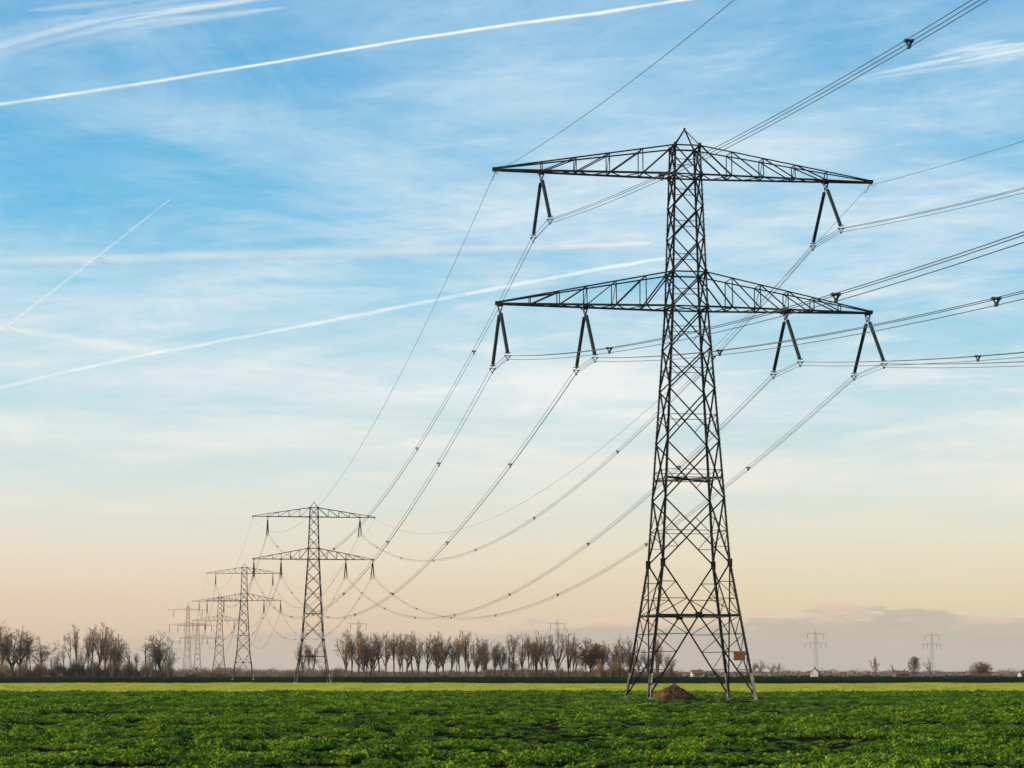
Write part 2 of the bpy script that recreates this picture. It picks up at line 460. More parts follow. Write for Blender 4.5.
bundle(12.85, zu, 'triple wire bundle hung from the right end of the large pylon\'s upper crossarm')
bundle(-16.5, zl, 'triple wire bundle hung from the left tip of the large pylon\'s lower crossarm')
bundle(-9.0, zl, 'triple wire bundle hung midway along the left half of the large pylon\'s lower crossarm')
bundle(9.0, zl, 'triple wire bundle hung midway along the right half of the large pylon\'s lower crossarm')
bundle(16.5, zl, 'triple wire bundle hung from the right tip of the large pylon\'s lower crossarm')
for sx, lab in ((-1, 'single thin earth wire running over the left tip of the large pylon\'s upper crossarm'),
                (1, 'single thin earth wire running over the right tip of the large pylon\'s upper crossarm')):
    a = sx*16.95; z = 45.5
    root = empty('earth_wire', loc(P0, a, 0, z)); tag(root, lab, 'power line', 'earth wires on the top crossarm tips')
    pts = []
    k = [Pm, PY[0], PY[1], PY[2], PY[3], PY[4]]; zs = [z] + [z*SZ[i] for i in range(5)]; sags = [12.7, 14.6, 12.5, 12, 18]
    for (p, q), (zp, zq), sg_ in zip(zip(k, k[1:]), zip(zs, zs[1:]), sags): pts += span(loc(p, a, 0.45, zp), loc(q, a, -0.45, zq), sg_, 60)
    mb = MB(); mb.tube([p - root.location for p in pts], 0.02, 5); mb.build('wire', M['wire'], root, smooth=True)
    for p in (PY[0], PY[1]):
        mb = MB(); c = loc(p, a, 0, z) - root.location
        for y in (-1, 1):
            e = loc(p, a, 0.45*y, z) - root.location
            mb.beam(c + Vector((0, 0, 0.28)), e, 0.05); 
            e2 = loc(p, a, 1.7*y, z - 0.25) - root.location
            lo = [e.lerp(e2, t) - Vector((0, 0, 0.45*4*t*(1-t)*0.5)) for t in [i/8 for i in range(9)]]
            mb.tube(lo, 0.02, 4)
        mb.build('wire_fitting', M['fitting'], root)

# ---------------------------------------------------------------- ground
FE = 432.0      # far edge of the near fields
CE = 262.0      # edge between tall crop and short grass
def sheet(name, rows, x0, x1, m, nx=2):
    v = []; f = []
    for (y, z) in rows:
        for i in range(nx): v.append((x0 + (x1-x0)*i/(nx-1), y, z))
    for j in range(len(rows)-1):
        for i in range(nx-1): f.append((j*nx+i, j*nx+i+1, (j+1)*nx+i+1, (j+1)*nx+i))
    o = link_mesh(name, v, f, m); tag(o, kind='structure'); return o
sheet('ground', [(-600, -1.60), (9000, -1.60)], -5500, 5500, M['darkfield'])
sheet('crop_field', [(-500, 0), (CE + 12, 0)], -2500, 2500, M['soil'])
sheet('grass_field', [(CE + 12, 0), (FE, 0), (FE + 7, -1.596)], -2500, 2500, M['meadow'])
dk = sheet('dyke', [(1288, -1.59), (1292, -1.05), (1296, -0.8), (1300, -0.8), (1306, -1.59)], -2600, 2600, M['bank'])

# ---------------------------------------------------------------- scattered vegetation (geometry nodes)
def leaf_clump(name, n, rad, hgt, size, m, seed, blades=False):
    r = np.random.default_rng(seed); v = []; f = []
    for i in range(n):
        if blades:
            a = r.uniform(0, 2*math.pi); d = rad*math.sqrt(r.uniform(0, 1)); x, y = d*math.cos(a), d*math.sin(a)
            h = hgt*r.uniform(0.6, 1.1); w = size*r.uniform(0.7, 1.3); b = r.uniform(0, math.pi)
            lx, ly = r.normal(0, 0.25)*h, r.normal(0, 0.25)*h
            cx, cy = math.cos(b)*w/2, math.sin(b)*w/2; k = len(v)
            v += [(x-cx, y-cy, 0), (x+cx, y+cy, 0), (x+cx*.8+lx*.4, y+cy*.8+ly*.4, h*.6), (x-cx*.8+lx*.4, y-cy*.8+ly*.4, h*.6), (x+lx, y+ly, h)]
            f += [(k, k+1, k+2, k+3), (k+3, k+2, k+4)]
        else:
            a = r.uniform(0, 2*math.pi); d = rad*r.uniform(0, 1)**0.6; x, y = d*math.cos(a), d*math.sin(a)
            z = hgt*(0.25 + 0.75*r.uniform(0, 1)**0.7)*(1 - 0.45*(d/rad)**2)
            s = size*r.uniform(0.6, 1.35)
            az = r.uniform(0, 2*math.pi); el = r.uniform(-0.2, 1.1)
            u = Vector((math.cos(az)*math.cos(el), math.sin(az)*math.cos(el), math.sin(el)))
            w = u.cross(Vector((0, 0, 1))).normalized(); nn = w.cross(u); ro = r.uniform(-0.6, 0.6)
            w = (w*math.cos(ro) + nn*math.sin(ro)); nn = w.cross(u)
            c = Vector((x, y, z)); k = len(v)
            v += [c - u*s*.5, c + w*s*.34 - u*s*.12 + nn*s*.1, c + w*s*.3 + u*s*.25 + nn*s*.08, c + u*s*.55 - nn*s*.06, c - w*s*.3 + u*s*.25 + nn*s*.08, c - w*s*.34 - u*s*.12 + nn*s*.1, c + u*s*.1]
            f += [(k, k+1, k+6), (k+1, k+2, k+6), (k+2, k+3, k+6), (k+3, k+4, k+6), (k+4, k+5, k+6), (k+5, k, k+6)]
    me = bpy.data.meshes.new(name); me.from_pydata([tuple(p) for p in v], [], f); me.materials.append(m)
    return bpy.data.objects.new(name, me)       # prototype only, not linked into the scene

def scatter(name, P, R, S, I, protos, lab, cat):
    me = bpy.data.meshes.new(name); n = len(P)
    me.vertices.add(n); me.vertices.foreach_set('co', P.astype(np.float32).ravel())
    for nm, arr in (('rot', R), ('scl', S)):
        at = me.attributes.new(nm, 'FLOAT_VECTOR', 'POINT'); at.data.foreach_set('vector', arr.astype(np.float32).ravel())
    at = me.attributes.new('pick', 'INT', 'POINT'); at.data.foreach_set('value', I.astype(np.int32))
    me.update()
    o = bpy.data.objects.new(name, me); col.objects.link(o)
    ng = bpy.data.node_groups.new(name + '_nodes', 'GeometryNodeTree')
    ng.interface.new_socket('Geometry', in_out='INPUT', socket_type='NodeSocketGeometry')
    ng.interface.new_socket('Geometry', in_out='OUTPUT', socket_type='NodeSocketGeometry')
    gi = ng.nodes.new('NodeGroupInput'); go = ng.nodes.new('NodeGroupOutput')
    iop = ng.nodes.new('GeometryNodeInstanceOnPoints'); jn = ng.nodes.new('GeometryNodeJoinGeometry')
    for p in protos:
        oi = ng.nodes.new('GeometryNodeObjectInfo'); oi.inputs['Object'].default_value = p; oi.inputs['As Instance'].default_value = True
        ng.links.new(oi.outputs['Geometry'], jn.inputs[0])
    def attr(nm, t):
        a = ng.nodes.new('GeometryNodeInputNamedAttribute'); a.data_type = t; a.inputs['Name'].default_value = nm
        return a.outputs['Attribute']
    ng.links.new(gi.outputs[0], iop.inputs['Points']); ng.links.new(jn.outputs[0], iop.inputs['Instance'])
    iop.inputs['Pick Instance'].default_value = True
    ng.links.new(attr('pick', 'INT'), iop.inputs['Instance Index'])
    ng.links.new(attr('rot', 'FLOAT_VECTOR'), iop.inputs['Rotation']); ng.links.new(attr('scl', 'FLOAT_VECTOR'), iop.inputs['Scale'])
    ng.links.new(iop.outputs[0], go.inputs[0])
    md = o.modifiers.new('scatter', 'NODES'); md.node_group = ng
    tag(o, lab, cat, kind='stuff')
    return o

def fbm(x, y, seed, sc):
    """cheap smooth value noise, several octaves"""
    r = np.random.default_rng(seed); tot = np.zeros_like(x); amp = 1.0; s = sc; norm = 0
    for o in range(4):
        T = r.uniform(0, 1, (256, 256))
        u = x*s + 37.3*o; v = y*s + 11.7*o
        iu = np.floor(u).astype(int); iv = np.floor(v).astype(int); fu = u-iu; fv = v-iv
        fu = fu*fu*(3-2*fu); fv = fv*fv*(3-2*fv)
        g = lambda a, b: T[a % 256, b % 256]
        tot += amp*((g(iu, iv)*(1-fu)+g(iu+1, iv)*fu)*(1-fv) + (g(iu, iv+1)*(1-fu)+g(iu+1, iv+1)*fu)*fv)
        norm += amp; amp *= 0.5; s *= 2.1
    return tot/norm

def field_pts(y0, y1, dens, xpad, seed, kx=0.245):
    r = np.random.default_rng(seed)
    A = lambda y: kx*y + xpad
    area = (A(y0) + A(y1)) * (y1 - y0)
    n = int(area*dens)
    y = r.uniform(y0, y1, n*2); keep = r.uniform(0, 1, n*2) < A(y)/A(y1); y = y[keep]
    x = r.uniform(-1, 1, len(y))*A(y)
    return x, y, r

crop_protos = [leaf_clump('crop_clump', 90, 0.25, 0.21, 0.08, M['crop'], 10 + i) for i in range(5)]
parts = []
for (y0, y1, dens, sc, seed) in [(42, 100, 8.0, 1.0, 3), (100, 165, 5.0, 1.15, 11), (165, CE + 8, 3.2, 1.45, 4)]:
    x, y, r = field_pts(y0, y1, dens, 7, seed)
    h = fbm(x*0.8, y*0.55, 5, 0.15); g = fbm(x, y, 9, 0.7)
    wob = 3.0*(fbm(x, x*0, 12, 0.05) - 0.5)
    trk = np.maximum.reduce([np.exp(-((y - c0 - wob*c0/60)/wd)**2)*(fbm(x, x*0 + c0, 13, 0.13) > th_) for c0, wd, th_ in ((54, 1.8, .5), (61, 2.6, .44), (72, 3.4, .46), (86, 4.6, .42), (107, 8.5, .30), (136, 8.0, .5), (160, 11.0, .44), (185, 12.0, .44))])
    hole = (h < 0.425) | (trk > 0.45) | (g < 0.24)
    keep0 = y < CE + 16*(fbm(x, x*0, 14, 0.12) - 0.5)
    keep = keep0 & ~(hole & (r.uniform(0, 1, len(x)) < 0.87))
    for cr in [(-1,-1), (1,-1), (1,1), (-1,1)]:
        p = loc0(cr[0]*4.6, cr[1]*4.6, 0); keep &= (x-p.x)**2 + (y-p.y)**2 > 0.8
    hp = loc0(-1.9, -1.6, 0); keep &= ((x-hp.x)/2.2)**2 + ((y-hp.y)/2.0)**2 > 1
    x, y, h, g = x[keep], y[keep], h[keep], g[keep]
    n = len(x); s = sc*r.uniform(0.7, 1.3, n); dtw = np.hypot(x - P0.x, (y - P0.y + 8)*0.8); trk = trk[keep]
    sz = np.clip((0.75 + 1.6*(h-0.45) + 2.2*(g-0.45)), 0.25, 1.7)*np.clip(dtw/26, 0.4, 1)*(1 - 0.75*trk)*r.uniform(0.8, 1.2, n)
    P = np.stack([x, y, np.zeros(n)], 1); R = np.stack([r.normal(0, 0.12, n), r.normal(0, 0.12, n), r.uniform(0, 6.28, n)], 1)
    S = np.stack([s, s, s*sz/ (sc**1.2)], 1); parts.append((P, R, S, r.integers(0, 5, n)))
scatter('crop_plants', *[np.concatenate([p[i] for p in parts]) for i in range(4)], crop_protos,
        'dense leafy green crop covering the foreground field', 'crop')

grass_protos = [leaf_clump('grass_clump', 90, 0.8, 0.2, 0.035, M['grass'], 30 + i, True) for i in range(4)]
x, y, r = field_pts(CE + 5, FE, 1.5, 10, 8)
n = len(x); h = fbm(x, y*0.3, 6, 0.05); s = r.uniform(0.8, 1.3, n)
P = np.stack([x, y, np.zeros(n)], 1); R = np.stack([np.zeros(n), np.zeros(n), r.uniform(0, 6.28, n)], 1)
S = np.stack([s, s, s*(0.2 + 1.9*h*r.uniform(0.6, 1.2, n))], 1)
scatter('short_grass', P, R, S, r.integers(0, 4, n), grass_protos, 'strip of bright yellow-green short grass beyond the crop', 'grass')

# heap of soil and dead stalks between the feet of the pylon
def heap():
    root = empty('soil_heap', loc0(-1.9, -1.6, 0)); tag(root, 'brown heap of soil and dead stalks between the feet of the large pylon', 'heap')
    N, Mr = 64, 26; v = [(0, 0, 1.36)]; f = []
    r = np.random.default_rng(4)
    for j in range(1, Mr+1):
        t = j/Mr
        for i in range(N):
            a = 2*math.pi*i/N
            R_ = (1.75 + 0.25*math.sin(2*a+1) + 0.15*math.sin(5*a))*t
            px, py = R_*math.cos(a)*1.08 + (0.35*t*t if math.cos(a) > 0 else 0), R_*math.sin(a)*0.9
            z = 1.3*(1-t**2.0)*(1 + 0.0) + r.normal(0, 0.055) + 0.12*math.sin(px*5+py*3)*(1-t) + 0.24*math.sin(px*2.9+1.2)*math.cos(py*3.3+0.5)*(1-t*t) + 0.1*math.sin(px*7.1)*math.sin(py*6.3+1)*(1-t) - (0.3 if j == Mr else 0)
            v.append((px, py, z))
    for i in range(N): f.append((0, 1+i, 1+(i+1) % N))
    for j in range(Mr-1):
        for i in range(N):
            a, b = 1+j*N+i, 1+j*N+(i+1) % N; f.append((a, a+N, b+N, b))
    link_mesh('mound', v, f, M['heap'], root); root.scale = (0.88, 0.86, 0.85)
    mb = MB()
    for i in range(420):                            # clods
        a = r.uniform(0, 6.28); t = math.sqrt(r.uniform(0, 1)); s = r.uniform(0.05, 0.2)
        c = (1.9*t*math.cos(a)+0.1, 1.6*t*math.sin(a), 1.3*(1-t**2.0) + s*0.2)
        mb.tube([(c[0]-s*.6, c[1], c[2]), (c[0]-s*.25, c[1]+s*.1, c[2]+s*.05), (c[0]+s*.3, c[1], c[2]), (c[0]+s*.6, c[1]-s*.1, c[2])], [s*.2, s*.55, s*.5, s*.15], 6)
    mb.build('clods', M['heap'], root)['kind'] = 'stuff'
    mb = MB()
    for i in range(500):                            # stalks
        a = r.uniform(0, 6.28); t = math.sqrt(r.uniform(0, 1))
        c = Vector((1.9*t*math.cos(a)+0.1, 1.6*t*math.sin(a), 1.3*(1-t**2.0)))
        d = Vector((r.normal(), r.normal(), abs(r.normal())*0.7)).normalized()*r.uniform(0.15, 0.5)
        mb.beam(c, c+d, 0.025)
    mb.build('dead_stalks', M['straw'], root)['kind'] = 'stuff'
heap()

# ---------------------------------------------------------------- bare trees
def bare_tree(seed, H, style):
    r = random.Random(seed); trunk = MB(); crown = MB()
    cfg = dict(vase=(0.22, 7, 0.30, 0.72), tall=(0.3, 5, 0.17, 0.62), round=(0.25, 6, 0.55, 0.62), slim=(0.5, 2, 0.12, 0.45), fork=(0.12, 3, 0.22, 0.5), lean=(0.3, 4, 0.4, 0.7), dense=(0.18, 8, 0.38, 0.72))[style]
    base, nl, spread, dens = cfg
    def poly(p, d, L, n, jit, up):
        pts = [p.copy()]; d = d.copy()
        for i in range(n):
            d = (d + Vector((r.gauss(0, jit), r.gauss(0, jit), r.gauss(0, jit)*0.5 + up))).normalized()
            p = p + d*(L/n); pts.append(p.copy())
        return pts, d
    def at(pts, t):
        q = t*(len(pts)-1); i = min(int(q), len(pts)-2); return pts[i].lerp(pts[i+1], q-i), (pts[i+1]-pts[i]).normalized()
    def side(d, ang):
        a = r.uniform(0, 6.283); ref = Vector((math.cos(a), math.sin(a), 0)); s = (ref - d*ref.dot(d))
        if s.length < 0.1: s = d.orthogonal()
        return (d*math.cos(ang) + s.normalized()*math.sin(ang)).normalized()
    R0 = H*0.0165*(1.15 if style in ('vase', 'dense', 'round') else 0.9)
    lean = Vector((0.45, 0, 1)).normalized() if style == 'lean' else Vector((r.gauss(0, 0.04), r.gauss(0, 0.04), 1)).normalized()
    tp, td = poly(Vector((0, 0, -0.2)), lean, H*0.9, 8, 0.035, 0.02)
    trunk.tube(tp, [R0*(1 - 0.85*i/8) for i in range(9)], 6)
    limbs = []
    for i in range(nl):
        t = base*r.uniform(0.75, 1.6); t = min(t, 0.7)
        p, d = at(tp, t); ld = side(d, spread*r.uniform(0.7, 1.3)*1.3)
        L = H*0.86*(1 - t)*r.uniform(0.65, 1.0)*(0.9 if spread > 0.4 else 1.0)
        lp, _ = poly(p, ld, L, 7, 0.07, 0.06)
        rr = R0*r.uniform(0.5, 0.8)
        trunk.tube(lp, [rr*(1 - 0.88*j/7) for j in range(8)], 5); limbs.append((lp, L, rr, 0.28 if style in ('vase', 'tall') else 0.2))
    limbs.append((tp, H*0.9, R0*0.6, max(base, 0.45) if style in ('vase', 'tall') else base))
    nsec = {'vase': 13, 'tall': 11, 'round': 12, 'slim': 8, 'fork': 8, 'lean': 11, 'dense': 17}[style]
    for (lp, L, rr, t0) in limbs:
        for k in range(nsec):
            t = t0 + (1-t0)*(k + r.random())/nsec
            if r.random() > 0.35 + dens*t: pass
            p, d = at(lp, t); ang = r.uniform(0.5, 1.15) if style in ('round', 'dense') else r.uniform(0.3, 0.8)
            sl = H*r.uniform(0.09, 0.18)*(1.12 - 0.5*t)*(1.25 if style in ('round', 'dense') else 1.0)
            sp, _ = poly(p, side(d, ang), sl, 4, 0.16, 0.05)
            sr = max(rr*0.3*(1.1-t), 0.035)
            crown.tube(sp, [sr, sr*.8, sr*.6, sr*.45, 0.02], 3, False)
            for q in range(6):
                tt = 0.2 + 0.8*(q + r.random())/6
                p2, d2 = at(sp, tt); tl = sl*r.uniform(0.3, 0.55)
                s2, _ = poly(p2, side(d2, r.uniform(0.4, 1.1)), tl, 2, 0.12, 0.1)
                crown.tube(s2, [0.035, 0.028, 0.018], 3, False)
                for w in range({'dense': 6, 'round': 5}.get(style, 3)):
                    p3, d3 = at(s2, r.random()); q3 = p3 + side(d3, r.uniform(0.3, 0.9))*tl*r.uniform(0.35, 0.8)
                    crown.tube([p3, q3], [0.026, 0.014], 3, False)
    return trunk, crown

def leaf_cloud(mb, c, rad, n, size, r):
    for i in range(n):
        a = r.gauss(0, 1), r.gauss(0, 1), r.gauss(0, 1); d = Vector(a).normalized()*(r.random()**0.4)
        p = Vector((c[0]+d.x*rad[0], c[1]+d.y*rad[1], c[2]+d.z*rad[2])); k = len(mb.v)
        u = Vector((r.gauss(0,1), r.gauss(0,1), r.gauss(0,1))).normalized()*size*r.uniform(.6, 1.3); w = u.orthogonal().normalized()*size*.6
        mb.v += [p-u*.5, p+w*.5, p+u*.5, p-w*.5]; mb.f.append((k, k+1, k+2, k+3))

protos = {}
def tree_proto(key, seed, style, dark=False, rust=0):
    tm, cm = bare_tree(seed, 25.0, style)
    r = random.Random(seed)
    if rust:
        tips = [cm.v[i] for i in range(0, len(cm.v), 37)]
        for t in tips:
            if t.z > 25*rust: leaf_cloud(cm, t, (0.9, 0.9, 0.9), 8, 0.5, r)
    bm_, tw = (M['bark_dark'], M['twig_dark']) if dark else (M['bark'], M['twig'])
    if rust: tw = M['rust_leaf']
    def mesh(n, mb, m):
        me = bpy.data.meshes.new(n); me.from_pydata([tuple(v) for v in mb.v], [], mb.f); me.materials.append(m); return me
    if key == 'bushrust0': leaf_cloud(cm, (0, 0, 12), (14, 14, 12.5), 2600, 1.3, r)
    if key == 'poplar_rust': leaf_cloud(cm, (0, 0, 13), (4.2, 4.2, 10.5), 1300, 0.9, r)
    if key == 'fork_rust': leaf_cloud(cm, (2, 0, 17), (2.5, 2.5, 7), 260, 0.8, r); leaf_cloud(cm, (-2.5, 0, 15), (2, 2, 7), 220, 0.8, r)
    zs_ = sorted(v.z for v in cm.v)
    protos[key] = (mesh('trunk', tm, bm_), mesh('crown', cm, tw), zs_[int(len(zs_)*0.995)])
for i in range(4): tree_proto('vase%d' % i, 100+i, 'vase')
for i in range(3): tree_proto('tall%d' % i, 200+i, 'tall')
for i in range(2): tree_proto('dark%d' % i, 300+i, 'dense', dark=True)
for i in range(2): tree_proto('vdark%d' % i, 350+i, 'vase', dark=True)
tree_proto('round0', 400, 'round'); tree_proto('slim0', 500, 'slim'); tree_proto('slim1', 501, 'slim'); tree_proto('fork0', 600, 'fork'); tree_proto('lean0', 700, 'lean', dark=True)
tree_proto('rust0', 800, 'dense', rust=0.3)
tree_proto('bushrust0', 805, 'round', rust=0.02)
tree_proto('poplar_rust', 801, 'slim', rust=0.2)
tree_proto('fork_rust', 802, 'fork', rust=0.3)

tcount = 0
def place_tree(key, px, ytop, Y, lab, group, wide=1.0, rz=None, cat='tree'):
    global tcount; tcount += 1
    X = x_at(px, Y)
    base_z = -1.6
    d = ray(px, ytop + random.uniform(-1.5, 3.0)); ztop = EYE + d.z/d.y*Y
    s = (ztop - base_z)/protos[key][2]
    root = empty('bare_tree' if 'rust' not in key else 'autumn_tree', (X, Y, base_z), random.uniform(0, 6.28) if rz is None else rz)
    root.scale = (s*wide*1.3, s*wide*1.3, s)
    tag(root, lab, cat, group)
    for nm, me in zip(('trunk', 'crown'), protos[key][:2]):
        o = bpy.data.objects.new(nm, me); col.objects.link(o); o.parent = root
    return root

ORD = ['first','second','third','fourth','fifth','sixth','seventh','eighth','ninth','tenth','eleventh','twelfth','thirteenth','fourteenth','fifteenth','sixteenth','seventeenth','eighteenth','nineteenth','twentieth']
def ordinal(i):
    if i < 20: return ORD[i]
    t = {2: 'twenty', 3: 'thirty', 4: 'forty', 5: 'fifty', 6: 'sixty', 7: 'seventy', 8: 'eighty'}[(i+1)//10]
    u = (i+1) % 10
    return (t[:-1] + 'ieth') if u == 0 else t + '-' + ORD[u-1]
DESC = {'vase': 'broad fan-crowned bare tree', 'tall': 'tall narrow bare tree', 'dark': 'dense dark twiggy tree', 'vdark': 'dark fan-crowned bare tree',
        'round': 'round-headed bare tree', 'slim': 'slim bare pole-like tree', 'fork': 'small forked bare tree', 'lean': 'dark leaning tree', 'rust': 'brown-leaved tree', 'bushrust': 'bushy brown tree',
        'poplar_rust': 'slim brown-leaved tree', 'fork_rust': 'forked brownish tree'}
def desc(k): return DESC[k.rstrip('0123456789')]
rows = [
 ('the left edge clump', 'bare trees at the left edge', 1335, [
  ('vase0', 2, 621, .9), ('tall1', -6, 626, 1), ('dark0', 12, 628, 1.0), ('vdark1', 19, 627, 1.0), ('slim0', 31, 629, .9), ('round0', 42, 638, .95), ('tall0', 26, 640, 1), ('fork0', 52, 650, .8)]),
 ('the tall group further right', 'bare trees left of the distant pylons', 1345, [
  ('slim1', 70, 629, .8), ('tall2', 77, 625, .55), ('tall0', 92, 624, .9), ('vase2', 98, 624, .75), ('vase3', 105, 623, .85), ('tall1', 88, 638, .8), ('vdark0', 113, 632, .8), ('dark1', 119, 640, .7), ('slim0', 130, 644, 1.0), ('slim1', 145, 640, 1.3), ('dark1', 160, 633, .75), ('round0', 168, 646, .7)]),
 ('the low group behind the second pylon', 'low bare trees behind the second pylon', 1400, [
  ('vase1', 303, 640, .7), ('tall1', 309, 642, .9), ('tall2', 314, 646, .8), ('round0', 338, 662, .9)]),
 ('the long central tree row', 'bare trees of the long row', 1365, [
  ('vase0', 346, 630, .95), ('tall0', 352, 634, .9), ('vase2', 359, 627, .85), ('tall2', 365, 630, .9), ('vase1', 373, 632, .8), ('tall1', 379, 634, .9), ('vase3', 386, 632, .75), ('tall0', 394, 633, 1.0),
  ('vase0', 400, 635, .7), ('vase2', 406, 630, .85), ('tall2', 413, 632, 1), ('vase1', 419, 635, .75), ('vdark0', 427, 632, .85), ('vdark1', 436, 634, .8), ('dark0', 443, 635, .65), ('vdark0', 451, 638, .8),
  ('tall1', 459, 638, .9), ('vase3', 468, 635, .7), ('vdark1', 477, 637, .8), ('lean0', 478, 640, .75), ('dark1', 486, 640, .6), ('vdark0', 495, 639, .65), ('dark0', 501, 643, .6), ('slim1', 509, 633, .9), ('dark1', 514, 655, .9), ('vase0', 522, 633, .7),
  ('tall0', 529, 634, .9), ('vdark1', 536, 632, .75), ('vase2', 543, 631, .7), ('vdark0', 547, 636, .7), ('vase1', 557, 628, .8), ('vase3', 569, 631, .85), ('tall2', 575, 645, 1), ('rust0', 590, 643, .95), ('lean0', 584, 650, .7),
  ('tall1', 602, 645, 1), ('dark0', 611, 646, .7), ('vase0', 616, 645, .8), ('tall0', 623, 646, .9), ('dark1', 629, 647, .7), ('vase2', 640, 646, .9), ('vase1', 648, 648, .9), ('vase3', 658, 647, .9), ('tall2', 665, 651, 1), ('vase0', 671, 656, .9)]),
 ('the grey group near the large pylon', 'bare trees right of the large pylon', 2000, [
  ('vase0', 754, 660, 1.3), ('vase1', 760, 659, 1.3), ('round0', 771, 662, 1.1), ('vase2', 779, 661, 1.3)]),
]
for _x, _y, _k2, _w in ((57, 648, 'tall0', .8), (64, 645, 'slim0', .9), (83, 643, 'vase1', .6), (110, 640, 'tall2', .8), (125, 655, 'round0', .8), (136, 650, 'tall1', .8), (141, 656, 'fork0', .8), (151, 648, 'vase1', .6), (155, 643, 'tall2', .8)): rows[1][3].append((_k2, _x, _y, _w))
for _k in range(30):
    rows[3][3].append((random.choice(['tall0', 'tall1', 'tall2', 'vase1', 'vase3', 'slim1', 'vdark0', 'vdark1']), random.uniform(344, 676), random.uniform(631, 650), random.uniform(0.5, 1.0)))
for where, grp, Y, L in rows:
    xs = sorted(range(len(L)), key=lambda i: L[i][1]); rank = {i: n for n, i in enumerate(xs)}
    for i, (k, px, yt, wd) in enumerate(L):
        place_tree(k, px, yt, Y + random.uniform(-35, 45), '%s, %s from left in %s' % (desc(k), ordinal(rank[i]), where), grp, wd)
G = 'lone trees on the right horizon'
place_tree('fork_rust', 875, 654.5, 1340, 'forked brownish tree standing alone, leftmost on the right horizon', G, .7)
place_tree('slim0', 895, 662, 1400, 'thin bare tree beside the low red-roofed shed on the right horizon', G, 1.0)
place_tree('poplar_rust', 914, 658, 1340, 'narrow brown-leaved tree between the shed and the hazy pylon', G, 1.3)
place_tree('fork0', 931, 653.5, 1340, 'small forked bare tree in front of the right hazy pylon', G, 1.1)
place_tree('bushrust0', 981, 659.5, 1340, 'round bushy brown tree standing alone near the right edge', G, 1.0)

# scrub under the trees: nobody could count the stems
def scrub(name, ranges, lab, m, seed):
    r = np.random.default_rng(seed); mb = MB(); rr = random.Random(seed)
    for (x0, x1, ytop, Y0, Y1, dens) in ranges:
        for i in range(int((x1-x0)*dens)):
            px = r.uniform(x0, x1); Y = r.uniform(Y0, Y1); X = x_at(px, Y)
            d = ray(px, ytop); H = (EYE + d.z/d.y*Y + 1.6)*r.uniform(0.35, 1.0)*(0.75 + 0.3*math.sin(px*0.35)+0.12*math.sin(px*1.3))
            H = max(H, 0.8)
            if rr.random() < 0.55:
                for k in range(5):
                    a = Vector((X + rr.gauss(0, .6), Y + rr.gauss(0, .6), -1.65)); b = a + Vector((rr.gauss(0, .13)*H, rr.gauss(0, .13)*H, H*rr.uniform(.6, 1)))
                    mb.tube([a, a.lerp(b, .5) + Vector((rr.gauss(0, .1), 0, 0)), b], [0.06, 0.045, 0.02], 3, False)
                    for q in range(5):
                        p = a.lerp(b, rr.uniform(.3, 1)); mb.tube([p, p + Vector((rr.gauss(0, .5), rr.gauss(0, .5), rr.uniform(.2, 1)))], [.03, .015], 3, False)
            else: leaf_cloud(mb, (X, Y, H*0.42 - 1.6), (1.1, 1.1, H*0.5), 34, 0.4, rr)
    o = mb.build(name, m); tag(o, lab, 'undergrowth', kind='stuff'); return o
scrub('undergrowth', [(-15, 172, 657, 1318, 1350, 16), (60, 125, 655, 1318, 1330, 8), (285, 345, 668, 1350, 1400, 8), (345, 480, 671, 1330, 1370, 7), (480, 560, 665, 1330, 1370, 10), (560, 680, 666, 1330, 1370, 10), (180, 290, 669, 1350, 1500, 8)],
      'brown scrub and brambles growing under the bare trees', M['scrub'], 21)
scrub('orange_scrub', [(598, 628, 656, 1316, 1326, 18), (205, 222, 663, 1316, 1330, 10)], 'patch of rusty orange scrub at the foot of the tree row', M['rust_leaf'], 22)

# distant wood on the horizon: one rough mass of far crowns
def far_wood():
    r = random.Random(5); mb = MB()
    for i in range(1700):
        px = r.uniform(-60, 1090)
        Y = r.uniform(1520, 2700)
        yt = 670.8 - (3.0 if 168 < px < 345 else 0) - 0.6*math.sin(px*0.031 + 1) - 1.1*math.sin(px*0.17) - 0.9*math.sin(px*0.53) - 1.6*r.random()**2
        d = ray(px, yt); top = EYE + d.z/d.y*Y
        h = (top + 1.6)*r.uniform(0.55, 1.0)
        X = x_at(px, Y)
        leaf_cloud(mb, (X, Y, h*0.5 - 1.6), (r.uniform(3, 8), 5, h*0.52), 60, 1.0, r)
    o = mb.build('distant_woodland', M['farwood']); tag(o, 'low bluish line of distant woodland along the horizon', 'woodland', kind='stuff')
far_wood()

